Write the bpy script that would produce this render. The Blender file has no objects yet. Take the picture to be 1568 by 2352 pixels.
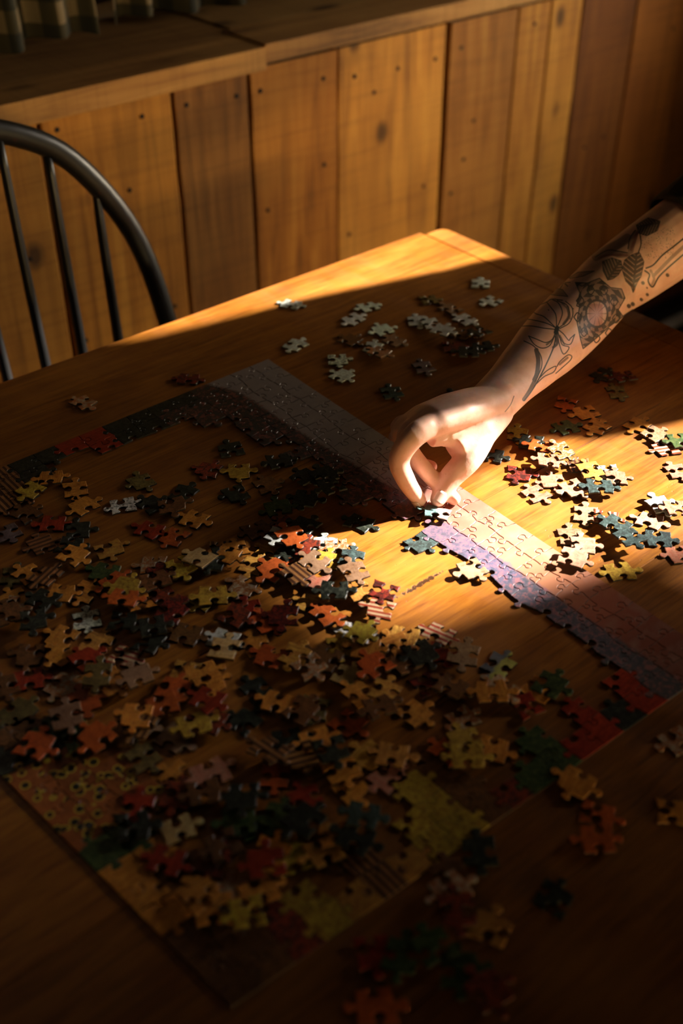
import bpy, bmesh, math, random
import numpy as np
from mathutils import Vector, Matrix, Euler

# ------------------------------------------------------------------ camera, world, sun, lights, exposure
TZ = 0.75                                    # table top height
CAM = np.array([-0.63769, -1.08995, 0.65])   # relative to the table top plane
S = bpy.context.scene
C = S.collection
cd = bpy.data.cameras.new('camera'); cam = bpy.data.objects.new('camera', cd); C.objects.link(cam)
cam.location = (CAM[0], CAM[1], CAM[2] + TZ)
cam.rotation_euler = (math.radians(53), 0, math.radians(-40.2))
cd.sensor_fit = 'VERTICAL'; cd.sensor_height = 36; cd.sensor_width = 24; cd.lens = 2600 / 2352 * 36
cd.dof.use_dof = True; cd.dof.focus_distance = 1.10; cd.dof.aperture_fstop = 3.4
cd.clip_start = 0.02
S.camera = cam
S.view_settings.view_transform = 'Standard'; S.view_settings.look = 'None'
S.view_settings.exposure = 0.0; S.view_settings.gamma = 1.0; S.view_settings.use_curve_mapping = False
wd = bpy.data.worlds.new('world'); S.world = wd; wd.use_nodes = True
bgn = wd.node_tree.nodes['Background']; bgn.inputs[0].default_value = (0.9, 0.75, 0.5, 1); bgn.inputs[1].default_value = 0.008

SUN_AZ = Vector((-1, 0.3, 0)).normalized(); SUN_T = 0.555     # horizontal travel direction, tan(elevation)
sd = bpy.data.lights.new('sun', 'SUN'); sd.energy = 40; sd.angle = math.radians(1.5); sd.color = (1.0, 0.93, 0.84)
so = bpy.data.objects.new('sun', sd); C.objects.link(so)
so.rotation_euler = Vector((SUN_AZ.x, SUN_AZ.y, -SUN_T)).to_track_quat('-Z', 'Y').to_euler()

def area(name, loc, target, sx, sy, power, col, spread=180):
    l = bpy.data.lights.new(name, 'AREA'); l.shape = 'RECTANGLE'; l.size = sx; l.size_y = sy
    l.energy = power; l.color = col; l.spread = math.radians(spread)
    o = bpy.data.objects.new(name, l); C.objects.link(o); o.location = loc
    o.rotation_euler = (Vector(target) - Vector(loc)).to_track_quat('-Z', 'Y').to_euler(); return o
area('window_daylight', (1.82, -0.35, 1.10), (0.0, 0.12, 0.85), 0.5, 0.4, 9.0, (1.0, 0.84, 0.60), 110)
area('window_fill_narrow', (1.88, -0.92, 1.50), (-0.28, -0.17, 0.75), 0.6, 0.5, 1.15, (1.0, 0.90, 0.80), 26)  # added second window fill, beam narrowed to keep the foreground dark
area('behind_camera_fill', (0.20, -3.2, 0.89), (0.42, 0.4, 0.90), 1.0, 0.34, 2.4, (1.0, 0.70, 0.30), 40)  # added fill from behind the camera, no window stands there

# ------------------------------------------------------------------ photo calibration: a photo point on a level z above the table top
_th = math.radians(37); _a = math.radians(40.2)
_U = np.array([math.cos(_a), math.sin(_a), 0]); _N = np.array([-math.sin(_a), math.cos(_a), 0])
_F = np.array([0, math.cos(_th), -math.sin(_th)]); _Up = np.array([0, math.sin(_th), math.cos(_th)]); _R = np.array([1., 0, 0])
def P(x, y, z=0.0):
    r = _R * (x - 784) - _Up * (y - 1176) + _F * 2600
    r = np.array([r @ _U, r @ _N, r[2]])
    q = CAM + r * ((z - CAM[2]) / r[2])
    return Vector((q[0], q[1], q[2] + TZ))
def to_photo(co):
    d = co - np.array([CAM[0], CAM[1], CAM[2] + TZ])
    w = d[:, :1] * _U + d[:, 1:2] * _N + d[:, 2:3] * np.array([0, 0, 1.])
    k = w @ _F
    return 784 + 2600 * (w @ _R) / k, 1176 - 2600 * (w @ _Up) / k

# ------------------------------------------------------------------ helpers
def empty(name, loc=(0, 0, 0), rot=(0, 0, 0)):
    o = bpy.data.objects.new(name, None); o.empty_display_size = 0.02; C.objects.link(o)
    o.location = loc; o.rotation_euler = rot; return o
def tag(o, label=None, cat=None, group=None, kind=None):
    if label: o['label'] = label
    if cat: o['category'] = cat
    if group: o['group'] = group
    if kind: o['kind'] = kind
    return o
def obj(name, me, mat=None, parent=None, loc=None, rot=None, smooth=False):
    if isinstance(me, bmesh.types.BMesh):
        m2 = bpy.data.meshes.new(name); me.normal_update(); me.to_mesh(m2); me.free(); me = m2
    if mat: me.materials.append(mat)
    if smooth: me.polygons.foreach_set('use_smooth', [True] * len(me.polygons))
    o = bpy.data.objects.new(name, me); C.objects.link(o)
    if parent: o.parent = parent
    if loc is not None: o.location = loc
    if rot is not None: o.rotation_euler = rot
    return o
def box(x0, x1, y0, y1, z0, z1, bevel=0.0, seg=2, bm=None):
    b = bmesh.new()
    bmesh.ops.create_cube(b, size=1)
    for v in b.verts:
        v.co = Vector((x0 + (v.co.x + .5) * (x1 - x0), y0 + (v.co.y + .5) * (y1 - y0), z0 + (v.co.z + .5) * (z1 - z0)))
    if bevel: bmesh.ops.bevel(b, geom=b.edges[:], offset=bevel, segments=seg, profile=0.6, affect='EDGES')
    return b
def catmull(pts, n):
    pts = [Vector(p) for p in pts]; out = []
    ext = [2 * pts[0] - pts[1]] + pts + [2 * pts[-1] - pts[-2]]
    for i in range(len(pts) - 1):
        a, b, c, d = ext[i:i + 4]
        for k in range(n):
            t = k / n
            out.append(0.5 * ((2 * b) + (c - a) * t + (2 * a - 5 * b + 4 * c - d) * t * t + (3 * b - a - 3 * c + d) * t ** 3))
    out.append(pts[-1]); return out
def tube(pts, rad, seg=10, bm=None, flat=1.0, side=None):
    """sweep; rad float or list; flat scales the second axis; side = fixed first axis"""
    b = bm or bmesh.new(); pts = [Vector(p) for p in pts]; n = len(pts)
    if not isinstance(rad, (list, tuple)): rad = [rad] * n
    rings = []; prev = None
    for i, p in enumerate(pts):
        t = (pts[min(i + 1, n - 1)] - pts[max(i - 1, 0)]).normalized()
        if side is not None: a = Vector(side); a = (a - t * a.dot(t)).normalized()
        elif prev is None:
            a = Vector((0, 0, 1)) if abs(t.z) < 0.9 else Vector((1, 0, 0)); a = (a - t * a.dot(t)).normalized()
        else: a = (prev - t * prev.dot(t)).normalized()
        prev = a; c = t.cross(a)
        r = rad[i]; rx, ry = r if isinstance(r, tuple) else (r, r * flat)
        rings.append([b.verts.new(p + a * (rx * math.cos(2 * math.pi * k / seg)) + c * (ry * math.sin(2 * math.pi * k / seg))) for k in range(seg)])
    for i in range(n - 1):
        for k in range(seg):
            b.faces.new((rings[i][k], rings[i][(k + 1) % seg], rings[i + 1][(k + 1) % seg], rings[i + 1][k]))
    b.faces.new(rings[0][::-1]); b.faces.new(rings[-1])
    return b

# ------------------------------------------------------------------ materials
def mat(name):
    m = bpy.data.materials.new(name); m.use_nodes = True; nt = m.node_tree
    b = nt.nodes['Principled BSDF']; return m, nt, b
def N(nt, t, **kw):
    n = nt.nodes.new(t)
    for k, v in kw.items():
        if k.startswith('_'): setattr(n, k[1:], v)
        else:
            kk = int(k[1:]) if k[0] == 'i' and k[1:].isdigit() else k.replace('__', ' ')
            n.inputs[kk].default_value = v
    return n
def L(nt, a, b): nt.links.new(a, b)
def mixc(nt, fac, a, b, mode='MIX'):
    m = nt.nodes.new('ShaderNodeMix'); m.data_type = 'RGBA'; m.blend_type = mode; m.clamp_factor = True
    for s, v in ((m.inputs[0], fac), (m.inputs[6], a), (m.inputs[7], b)):
        if hasattr(v, 'links'): L(nt, v, s)
        elif isinstance(v, (int, float)): s.default_value = v
        else: s.default_value = tuple(v) + ((1,) if len(v) == 3 else ())
    return m.outputs[2]
def ramp(nt, inp, stops, interp='LINEAR'):
    r = nt.nodes.new('ShaderNodeValToRGB'); r.color_ramp.interpolation = interp
    e = r.color_ramp.elements
    while len(e) < len(stops): e.new(0.5)
    for i, (p, c) in enumerate(stops):
        e[i].position = p; e[i].color = (c, c, c, 1) if isinstance(c, (int, float)) else tuple(c) + (1,)
    L(nt, inp, r.inputs[0]); return r.outputs[0]
def mth(nt, op, a, b=0.0, c=None, clamp=False):
    m = nt.nodes.new('ShaderNodeMath'); m.operation = op; m.use_clamp = clamp
    for i, v in enumerate((a, b) if c is None else (a, b, c)):
        if hasattr(v, 'links'): L(nt, v, m.inputs[i])
        else: m.inputs[i].default_value = v
    return m.outputs[0]
def mapping(nt, src, scale=(1, 1, 1), loc=(0, 0, 0), rot=(0, 0, 0)):
    m = nt.nodes.new('ShaderNodeMapping'); L(nt, src, m.inputs[0])
    m.inputs[1].default_value = loc; m.inputs[2].default_value = rot; m.inputs[3].default_value = scale
    return m.outputs[0]
def noise(nt, vec, scale, detail=3, rough=0.55, dist=0.0):
    n = N(nt, 'ShaderNodeTexNoise', Scale=scale, Detail=detail, Roughness=rough, Distortion=dist); L(nt, vec, n.inputs['Vector']); return n.outputs['Fac']
def bump(nt, b, h, strength, dist=0.001):
    n = N(nt, 'ShaderNodeBump', Strength=strength, Distance=dist); L(nt, h, n.inputs['Height']); L(nt, n.outputs[0], b.inputs['Normal'])

def wood_table():
    m, nt, b = mat('varnished_table_wood')
    g = nt.nodes.new('ShaderNodeNewGeometry').outputs['Position']
    at = N(nt, 'ShaderNodeAttribute', _attribute_type='OBJECT', _attribute_name='tone').outputs['Fac']
    sk = mapping(nt, g, (1, 1, 1), rot=(0, 0, math.radians(0)))
    fine = noise(nt, mapping(nt, sk, (14, 170, 60)), 1.0, 5, 0.7, 0.4)
    broad = noise(nt, mapping(nt, sk, (2.4, 17, 10)), 1.0, 3, 0.6, 1.2)
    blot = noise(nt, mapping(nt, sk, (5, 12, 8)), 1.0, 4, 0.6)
    c1 = ramp(nt, fine, [(0.30, (0.14, 0.040, 0.004)), (0.52, (0.33, 0.118, 0.012)), (0.74, (0.50, 0.190, 0.028))])
    c2 = mixc(nt, ramp(nt, broad, [(0.35, 0.55), (0.62, 0.0)]), c1, (0.17, 0.045, 0.006), 'MIX')
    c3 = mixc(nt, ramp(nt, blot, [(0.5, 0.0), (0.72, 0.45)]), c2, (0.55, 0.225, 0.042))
    v = N(nt, 'ShaderNodeTexVoronoi', Scale=1.0); L(nt, mapping(nt, g, (110, 190, 1)), v.inputs['Vector'])
    sp = ramp(nt, v.outputs['Distance'], [(0.0, 1.0), (0.13, 0.0)])
    gate = ramp(nt, noise(nt, g, 28, 2), [(0.52, 0.0), (0.6, 1.0)])
    pit = mth(nt, 'MULTIPLY', sp, gate)
    c4 = mixc(nt, mth(nt, 'MULTIPLY', pit, 0.6), c3, (0.10, 0.035, 0.008))
    # the dark gouge by the heap
    gx = nt.nodes.new('ShaderNodeSeparateXYZ'); L(nt, g, gx.inputs[0])
    px = mth(nt, 'DIVIDE', mth(nt, 'ADD', gx.outputs[0], 0.096), 0.027)
    py = mth(nt, 'DIVIDE', mth(nt, 'ADD', gx.outputs[1], 0.5565), 0.0028)
    rr = mth(nt, 'ADD', mth(nt, 'ADD', mth(nt, 'MULTIPLY', px, px), mth(nt, 'MULTIPLY', py, py)), mth(nt, 'MULTIPLY', mth(nt, 'SUBTRACT', noise(nt, g, 260, 4, 0.75), 0.5), 5.5))
    gm = ramp(nt, rr, [(0.55, 1.0), (1.1, 0.0)])
    c5 = mixc(nt, mth(nt, 'MULTIPLY', gm, 0.92), c4, (0.02, 0.008, 0.004))
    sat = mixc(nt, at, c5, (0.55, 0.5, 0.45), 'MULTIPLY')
    L(nt, sat, b.inputs['Base Color'])
    scr = noise(nt, mapping(nt, g, (30, 5, 10), rot=(0, 0, 0.5)), 1.0, 4, 0.7)
    L(nt, ramp(nt, scr, [(0.3, 0.30), (0.75, 0.55)]), b.inputs['Roughness'])
    b.inputs['Specular IOR Level'].default_value = 0.45
    h = mth(nt, 'SUBTRACT', mth(nt, 'ADD', mth(nt, 'MULTIPLY', fine, 0.5), mth(nt, 'MULTIPLY', blot, 0.5)), mth(nt, 'ADD', mth(nt, 'MULTIPLY', pit, 0.9), gm))
    bump(nt, b, h, 0.35, 0.0012)
    return m

def wood_plank(name, axis='Z', dark=(0.12, 0.045, 0.010), mid=(0.40, 0.155, 0.020), light=(0.60, 0.28, 0.045), rough=0.75, knots=True):
    m, nt, b = mat(name)
    oi = nt.nodes.new('ShaderNodeObjectInfo')
    g = nt.nodes.new('ShaderNodeNewGeometry').outputs['Position']
    off = nt.nodes.new('ShaderNodeVectorMath'); off.operation = 'ADD'; L(nt, g, off.inputs[0])
    cm = nt.nodes.new('ShaderNodeCombineXYZ'); L(nt, mth(nt, 'MULTIPLY', oi.outputs['Random'], 13.0), cm.inputs[0 if axis == 'Z' else 2])
    L(nt, cm.outputs[0], off.inputs[1]); v = off.outputs[0]
    sc = {'Z': ((45, 45, 3.0), (11, 11, 1.6), (9, 9, 5)), 'X': ((3, 45, 45), (1.5, 11, 11), (5, 9, 9))}[axis]
    fine = noise(nt, mapping(nt, v, sc[0]), 1.0, 5, 0.65, 0.5)
    broad = noise(nt, mapping(nt, v, sc[1]), 1.0, 3, 0.55, 1.0)
    cross = noise(nt, mapping(nt, v, (6, 6, 130) if axis == 'Z' else (130, 6, 6)), 1.0, 2, 0.5)
    c1 = ramp(nt, fine, [(0.28, dark), (0.5, mid), (0.78, light)])
    c2 = mixc(nt, ramp(nt, broad, [(0.3, 0.8), (0.58, 0.0)]), c1, tuple(x * 0.8 + y * 0.2 for x, y in zip(mid, dark)))
    c3 = mixc(nt, ramp(nt, noise(nt, v, 3.2, 2), [(0.45, 0.0), (0.75, 0.6)]), c2, light)
    c3 = mixc(nt, mth(nt, 'MULTIPLY', ramp(nt, cross, [(0.5, 0.0), (0.7, 1.0)]), 0.22), c3, dark)
    if knots:
        w = N(nt, 'ShaderNodeTexVoronoi', Scale=1.0); L(nt, mapping(nt, v, (8.5, 8.5, 5.5) if axis == 'Z' else (3.6, 6.5, 6.5)), w.inputs['Vector'])
        kd = mth(nt, 'ADD', w.outputs['Distance'], mth(nt, 'MULTIPLY', mth(nt, 'SUBTRACT', fine, 0.5), 0.12))
        k = ramp(nt, kd, [(0.06, 1.0), (0.15, 0.0)])
        ring = ramp(nt, kd, [(0.08, 0.35), (0.30, 0.0)])
        c3 = mixc(nt, ring, c3, tuple(x * 0.7 for x in mid)); c3 = mixc(nt, mth(nt, 'MULTIPLY', k, 0.85), c3, (0.05, 0.02, 0.006))
    col = mixc(nt, 1.0, c3, oi.outputs['Color'], 'MULTIPLY')
    L(nt, col, b.inputs['Base Color']); b.inputs['Roughness'].default_value = rough
    b.inputs['Specular IOR Level'].default_value = 0.25
    bump(nt, b, mth(nt, 'ADD', fine, mth(nt, 'MULTIPLY', cross, 0.5)), 0.5, 0.0015)
    return m

def simple(name, col, rough=0.6, metal=0.0, nscale=30, var=0.25, spec=0.5, bumps=0.1):
    m, nt, b = mat(name)
    g = nt.nodes.new('ShaderNodeTexCoord').outputs['Object']
    f = noise(nt, g, nscale, 3)
    c = mixc(nt, ramp(nt, f, [(0.35, 0.0), (0.7, 1.0)]), tuple(x * (1 - var) for x in col), tuple(min(1, x * (1 + var)) for x in col))
    L(nt, c, b.inputs['Base Color']); b.inputs['Roughness'].default_value = rough; b.inputs['Metallic'].default_value = metal
    b.inputs['Specular IOR Level'].default_value = spec
    if bumps: bump(nt, b, f, bumps, 0.001)
    return m

def print_mat(name, kind):
    """glossy printed card: object colour + second colour in a printed motif"""
    m, nt, b = mat(name)
    oi = nt.nodes.new('ShaderNodeObjectInfo'); tc = nt.nodes.new('ShaderNodeTexCoord').outputs['Object']
    c2 = N(nt, 'ShaderNodeAttribute', _attribute_type='OBJECT', _attribute_name='second').outputs['Color']
    off = nt.nodes.new('ShaderNodeVectorMath'); off.operation = 'ADD'; L(nt, tc, off.inputs[0])
    cm = nt.nodes.new('ShaderNodeCombineXYZ'); L(nt, mth(nt, 'MULTIPLY', oi.outputs['Random'], 3.0), cm.inputs[2]); L(nt, cm.outputs[0], off.inputs[1])
    v = off.outputs[0]; A = oi.outputs['Color']
    sx = nt.nodes.new('ShaderNodeSeparateXYZ'); L(nt, tc, sx.inputs[0])
    if kind == 'grain':
        f = ramp(nt, noise(nt, mapping(nt, v, (90, 620, 1)), 1.0, 4, 0.65, 0.8), [(0.36, 1.0), (0.62, 0.0)])
    elif kind == 'mottle':
        f = ramp(nt, noise(nt, v, 260, 4, 0.65, 0.8), [(0.44, 0.0), (0.64, 1.0)])
    elif kind == 'brick':
        t = N(nt, 'ShaderNodeTexBrick', Scale=1.0); L(nt, mapping(nt, tc, (260, 260, 1)), t.inputs['Vector'])
        t.inputs['Mortar Size'].default_value = 0.09; f = t.outputs['Fac']
    elif kind == 'stripe':
        w = N(nt, 'ShaderNodeTexWave', Scale=1.0, Distortion=1.2, Detail=1.0); L(nt, mapping(nt, v, (58, 6, 1)), w.inputs['Vector'])
        f = ramp(nt, w.outputs['Fac'], [(0.42, 0.0), (0.58, 1.0)])
    elif kind == 'split':
        d = mth(nt, 'ADD', mth(nt, 'MULTIPLY', sx.outputs[0], 1.0), mth(nt, 'MULTIPLY', mth(nt, 'SUBTRACT', noise(nt, v, 120, 2), 0.5), 0.012))
        f = ramp(nt, mth(nt, 'ADD', mth(nt, 'MULTIPLY', d, 60), 0.5), [(0.45, 0.0), (0.55, 1.0)])
    elif kind == 'flower':
        w = N(nt, 'ShaderNodeTexVoronoi', Scale=1.0); L(nt, mapping(nt, v, (95, 95, 1)), w.inputs['Vector'])
        f = ramp(nt, w.outputs['Distance'], [(0.22, 1.0), (0.30, 0.0)])
    base = mixc(nt, f, A, c2)
    shade = noise(nt, v, 110, 3)
    base = mixc(nt, ramp(nt, shade, [(0.35, 0.45), (0.6, 0.0)]), base, (0.45, 0.42, 0.4), 'MULTIPLY')
    base = mixc(nt, ramp(nt, noise(nt, mapping(nt, v, (500, 260, 1)), 1.0, 3, 0.7), [(0.34, 0.6), (0.46, 0.0)]), base, (0.35, 0.28, 0.25), 'MULTIPLY')
    if kind == 'flower':
        ring = ramp(nt, w.outputs['Distance'], [(0.29, 0.0), (0.31, 1.0), (0.37, 1.0), (0.40, 0.0)])
        base = mixc(nt, ring, base, (0.55, 0.42, 0.05))
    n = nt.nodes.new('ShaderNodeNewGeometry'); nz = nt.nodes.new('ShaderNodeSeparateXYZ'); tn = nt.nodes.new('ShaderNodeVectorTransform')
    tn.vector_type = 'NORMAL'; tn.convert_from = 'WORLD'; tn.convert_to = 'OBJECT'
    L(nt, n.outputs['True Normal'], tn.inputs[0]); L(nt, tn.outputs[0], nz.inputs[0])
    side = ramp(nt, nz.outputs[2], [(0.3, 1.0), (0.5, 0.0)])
    col = mixc(nt, side, base, (0.035, 0.028, 0.02))  # near-black cut sides: their shade is put into the colour
    L(nt, col, b.inputs['Base Color'])
    L(nt, mth(nt, 'ADD', mth(nt, 'MULTIPLY', side, 0.4), 0.36), b.inputs['Roughness']); b.inputs['Specular IOR Level'].default_value = 0.3
    bump(nt, b, noise(nt, v, 900, 2), 0.12, 0.0003)
    return m

def sky_print():
    """printed sky over a hazy tree line; UV u runs along the long edge, v counts piece rows inwards"""
    m, nt, b = mat('printed_sky_and_trees')
    uv = nt.nodes.new('ShaderNodeUVMap'); uv.uv_map = 'picture'
    s = nt.nodes.new('ShaderNodeSeparateXYZ'); L(nt, uv.outputs[0], s.inputs[0]); u, v = s.outputs[0], s.outputs[1]
    cl = noise(nt, mapping(nt, uv.outputs[0], (26, 0.9, 1)), 1.0, 4, 0.6, 0.6)
    uu = mth(nt, 'ADD', u, mth(nt, 'MULTIPLY', mth(nt, 'SUBTRACT', cl, 0.5), 0.10))
    sky = ramp(nt, uu, [(0.0, (0.24, 0.20, 0.20)), (0.30, (0.28, 0.23, 0.22)), (0.40, (0.42, 0.36, 0.33)), (0.47, (0.30, 0.13, 0.10)), (0.55, (0.32, 0.105, 0.07)),
                        (0.66, (0.40, 0.19, 0.12)), (0.74, (0.40, 0.17, 0.09)), (0.82, (0.30, 0.09, 0.05)), (0.9, (0.20, 0.055, 0.03)), (1.0, (0.16, 0.05, 0.03))])
    sky = mixc(nt, ramp(nt, cl, [(0.5, 0.0), (0.7, 0.6)]), sky, mixc(nt, 0.25, sky, (0.62, 0.52, 0.45)))
    tree = ramp(nt, uu, [(0.0, (0.018, 0.018, 0.014)), (0.42, (0.045, 0.035, 0.035)), (0.50, (0.14, 0.06, 0.07)), (0.56, (0.13, 0.09, 0.13)), (0.68, (0.10, 0.09, 0.15)), (0.74, (0.10, 0.09, 0.12)), (1.0, (0.06, 0.06, 0.065))])
    sp = noise(nt, mapping(nt, uv.outputs[0], (110, 4.0, 1)), 1.0, 5, 0.75, 0.5)
    tree = mixc(nt, ramp(nt, sp, [(0.50, 0.0), (0.58, 0.75)]), tree, mixc(nt, 0.5, tree, (0.55, 0.16, 0.13)))
    tree = mixc(nt, ramp(nt, sp, [(0.40, 0.9), (0.47, 0.0)]), tree, mixc(nt, 0.6, tree, (0.03, 0.045, 0.05)))
    line = ramp(nt, u, [(0.0, 0.60), (0.06, 0.46), (0.2, 0.44), (0.45, 0.36), (0.6, 0.33), (0.8, 0.32), (1.0, 0.30)])
    f = mth(nt, 'SUBTRACT', mth(nt, 'ADD', mth(nt, 'MULTIPLY', v, 0.166), mth(nt, 'MULTIPLY', mth(nt, 'SUBTRACT', sp, 0.5), 0.12)), line)
    base = mixc(nt, ramp(nt, mth(nt, 'ADD', f, 0.5), [(0.49, 0.0), (0.515, 1.0)]), sky, tree)
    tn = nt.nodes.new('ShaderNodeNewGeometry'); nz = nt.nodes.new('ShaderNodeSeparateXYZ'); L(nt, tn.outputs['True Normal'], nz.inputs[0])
    col = mixc(nt, ramp(nt, nz.outputs[2], [(0.3, 1.0), (0.5, 0.0)]), base, (0.035, 0.028, 0.02))  # side faces darkened in colour to stand for shade
    L(nt, col, b.inputs['Base Color']); b.inputs['Roughness'].default_value = 0.36
    tc = nt.nodes.new('ShaderNodeTexCoord').outputs['Object']
    bump(nt, b, noise(nt, tc, 900, 2), 0.12, 0.0003)
    return m

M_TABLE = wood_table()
M_PLANK = wood_plank('reclaimed_wall_wood')
M_SHELF = wood_plank('shelf_wood', 'X', (0.10, 0.045, 0.015), (0.34, 0.17, 0.05), (0.52, 0.30, 0.10), knots=True)
M_DARKWALL = simple('dark_wall_wood', (0.06, 0.035, 0.015), 0.8)
M_FLOOR = wood_plank('floor_wood', 'X', (0.04, 0.02, 0.01), (0.12, 0.06, 0.02), (0.2, 0.1, 0.035))
M_NAIL = simple('rusty_nail', (0.02, 0.012, 0.008), 0.7, 0.6)
PM = {k: print_mat('printed_card_' + k, k) for k in ('grain', 'mottle', 'brick', 'stripe', 'split', 'flower')}
M_SKY = sky_print()

# ------------------------------------------------------------------ the room
struct = lambda o: tag(o, kind='structure')
fl = struct(empty('floor'))
rnd = random.Random(5)
y = -1.6
while y < 0.42:
    b = obj('floorboard', box(-2.2, 2.2, y, y + 0.116, -0.02, 0.0, 0.002, 1), M_FLOOR, fl); k = rnd.uniform(.7, 1.1); b.color = (k, k, k, 1)
    y += 0.118
wb = struct(empty('wall_back', (0, 0, 0)))
edges = [-1.32, -1.10, -0.93, -0.72, -0.50, -0.33, -0.135, 0.066, 0.290, 0.434, 0.617, 0.872, 1.053, 1.145, 1.240, 1.412, 1.60, 1.78, 2.02]
tones = [(1, 1, 1), (.8, .8, .8), (1, .95, .9), (.7, .72, .8), (1, 1, 1), (.85, .8, .8), (.8, .82, .8), (.98, 1.0, .95), (.55, .56, .75), (.80, .74, .66), (1.12, 1.22, 1.4),
         (.66, .66, .80), (.90, .95, 1.05), (.95, 1.02, 1.1), (.36, .29, .26), (.50, .40, .31), (.40, .32, .26), (.45, .36, .30)]  # last boards: own dark tone, plus the dim right end put into the colour
nails_px = {7: [(.095, .115), (.235, .105), (.09, -.22), (.20, .0), (.26, -.215), (.10, -.30)], 8: [(.316, .105), (.41, .10)], 9: [(.455, .10), (.585, .095), (.46, -.10), (.585, -.05)],
            10: [(.655, .085), (.755, .08), (.845, .08), (.70, .05), (.645, -.195), (.83, -.15)], 11: [(.905, .09), (.95, -.05), (.93, -.12), (.90, -.18)], 6: [(-.06, .1), (.02, -.06), (-.09, -.25)],
            12: [(1.10, .1)], 14: [(1.30, -.18), (1.36, -.17)], 15: [(1.55, .02)]}
for i in range(len(edges) - 1):
    x0, x1 = edges[i] + .0022, edges[i + 1] - .0022
    if i in (7, 8, 11): x0 += .0035
    dy = rnd.uniform(-.003, .003)
    bm = bmesh.new(); nz = 14; hgt = 0.886
    for face_y, in ((0.403 + dy,),):
        pass
    # a board with slightly wandering sawn edges
    cols = []
    for k in range(nz + 1):
        z = k * hgt / nz
        a0 = x0 + rnd.uniform(-.0012, .0012); a1 = x1 + rnd.uniform(-.0012, .0012)
        cols.append([bm.verts.new(p) for p in ((a0, .425, z), (a0, .4045 + dy, z), (a0 + .0018, .403 + dy, z), (a1 - .0018, .403 + dy, z), (a1, .4045 + dy, z), (a1, .425, z))])
    for k in range(nz):
        for q in range(5): bm.faces.new((cols[k][q], cols[k][q + 1], cols[k + 1][q + 1], cols[k + 1][q]))
    bmesh.ops.recalc_face_normals(bm, faces=bm.faces[:])
    pl = obj('plank', bm, M_PLANK, wb); pl.color = tones[i] + (1,)
    for (nx, nz_) in nails_px.get(i, []):
        nb = bmesh.new(); bmesh.ops.create_cone(nb, cap_ends=True, segments=9, radius1=.0042, radius2=.0036, depth=.0016, matrix=Matrix.Translation((nx, .4026 + dy, nz_ + TZ)) @ Matrix.Rotation(math.pi / 2, 4, 'X'))
        obj('nail', nb, M_NAIL, pl)
obj('backing_panel', box(-1.32, 2.02, .427, .45, 0, .886), M_DARKWALL, wb)
obj('upper_panel', box(-1.32, 2.02, .70, .74, .886, 2.3), M_DARKWALL, wb)

# window ledge: two long boards deep, butt joined
sh = empty('window_ledge', (0.455, .385, .888))
tag(sh, 'deep wooden window ledge of butted boards along the top of the plank wall', 'ledge')
def ledge(x0, x1, y0, y1, z0, z1, tone):
    o = obj('board', box(x0 - .455, x1 - .455, y0 - .385, y1 - .385, z0 - .888, z1 - .888, .0025, 2), M_SHELF, sh); o.color = tone + (1,)
ledge(-1.3, .4545, .383, .468, .886, .921, (1, .95, .85)); ledge(-1.3, .47, .470, .70, .886, .920, (.75, .72, .7))
ledge(.4575, 2.0, .389, .500, .894, .923, (.95, .9, .85)); ledge(.473, 2.0, .5025, .70, .892, .922, (.8, .8, .8))

# gingham curtain at the back of the ledge
def gingham():
    m, nt, b = mat('gingham_cloth')
    uv = nt.nodes.new('ShaderNodeUVMap').outputs[0]; s = nt.nodes.new('ShaderNodeSeparateXYZ'); L(nt, uv, s.inputs[0])
    def band(x, per):
        f = mth(nt, 'FRACT', mth(nt, 'DIVIDE', x, per)); return mth(nt, 'GREATER_THAN', f, 0.52)
    k = mth(nt, 'ADD', band(s.outputs[0], 0.052), band(s.outputs[1], 0.06))
    c = ramp(nt, mth(nt, 'MULTIPLY', k, 0.5), [(0.0, (0.15, 0.11, 0.06)), (0.4, (0.035, 0.028, 0.012)), (0.9, (0.010, 0.010, 0.006))], 'CONSTANT')
    L(nt, c, b.inputs['Base Color']); b.inputs['Roughness'].default_value = 0.9
    bump(nt, b, noise(nt, mapping(nt, uv, (900, 900, 1)), 1.0, 2), 0.3, 0.0005); return m
M_GING = gingham(); M_ROD = simple('curtain_rod_iron', (0.05, 0.04, 0.03), 0.5, 0.6)
cur = empty('curtain', (0.1, .60, .935)); tag(cur, 'dark gingham curtain panel hanging in folds behind the window ledge', 'curtain')
def cloth(x0, x1, zb, zt, seed, flare):
    r = random.Random(seed); bm = bmesh.new(); uvl = bm.loops.layers.uv.new('UVMap'); nx, nz = 150, 10; g = []
    ph = [r.uniform(0, 6) for _ in range(3)]
    for j in range(nz + 1):
        row = []; tz = j / nz
        for i in range(nx + 1):
            t = i / nx; x = x0 + t * (x1 - x0); amp = .018 * (1.3 - .6 * tz)
            yy = .605 + amp * math.sin(x * 75 + ph[0] + .6 * math.sin(x * 20 + ph[1])) + .008 * math.sin(x * 31 + ph[2]) - flare * (1 - tz) ** 2
            z = zb + tz * (zt - zb) + (.006 * math.sin(x * 23 + ph[1]) if j == 0 else 0)
            row.append((bm.verts.new((x - .1, yy - .6, z - .935)), (x * 1.55, z)))
        g.append(row)
    for j in range(nz):
        for i in range(nx):
            q = (g[j][i], g[j][i + 1], g[j + 1][i + 1], g[j + 1][i]); f = bm.faces.new([a[0] for a in q])
            for lp, a in zip(f.loops, q): lp[uvl].uv = a[1]
    o = obj('cloth_panel', bm, M_GING, cur, smooth=True); md = o.modifiers.new('thick', 'SOLIDIFY'); md.thickness = .0015
cloth(-.75, .27, .934, 1.65, 3, .03); cloth(.31, 1.1, .936, 1.65, 8, .0)
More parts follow.
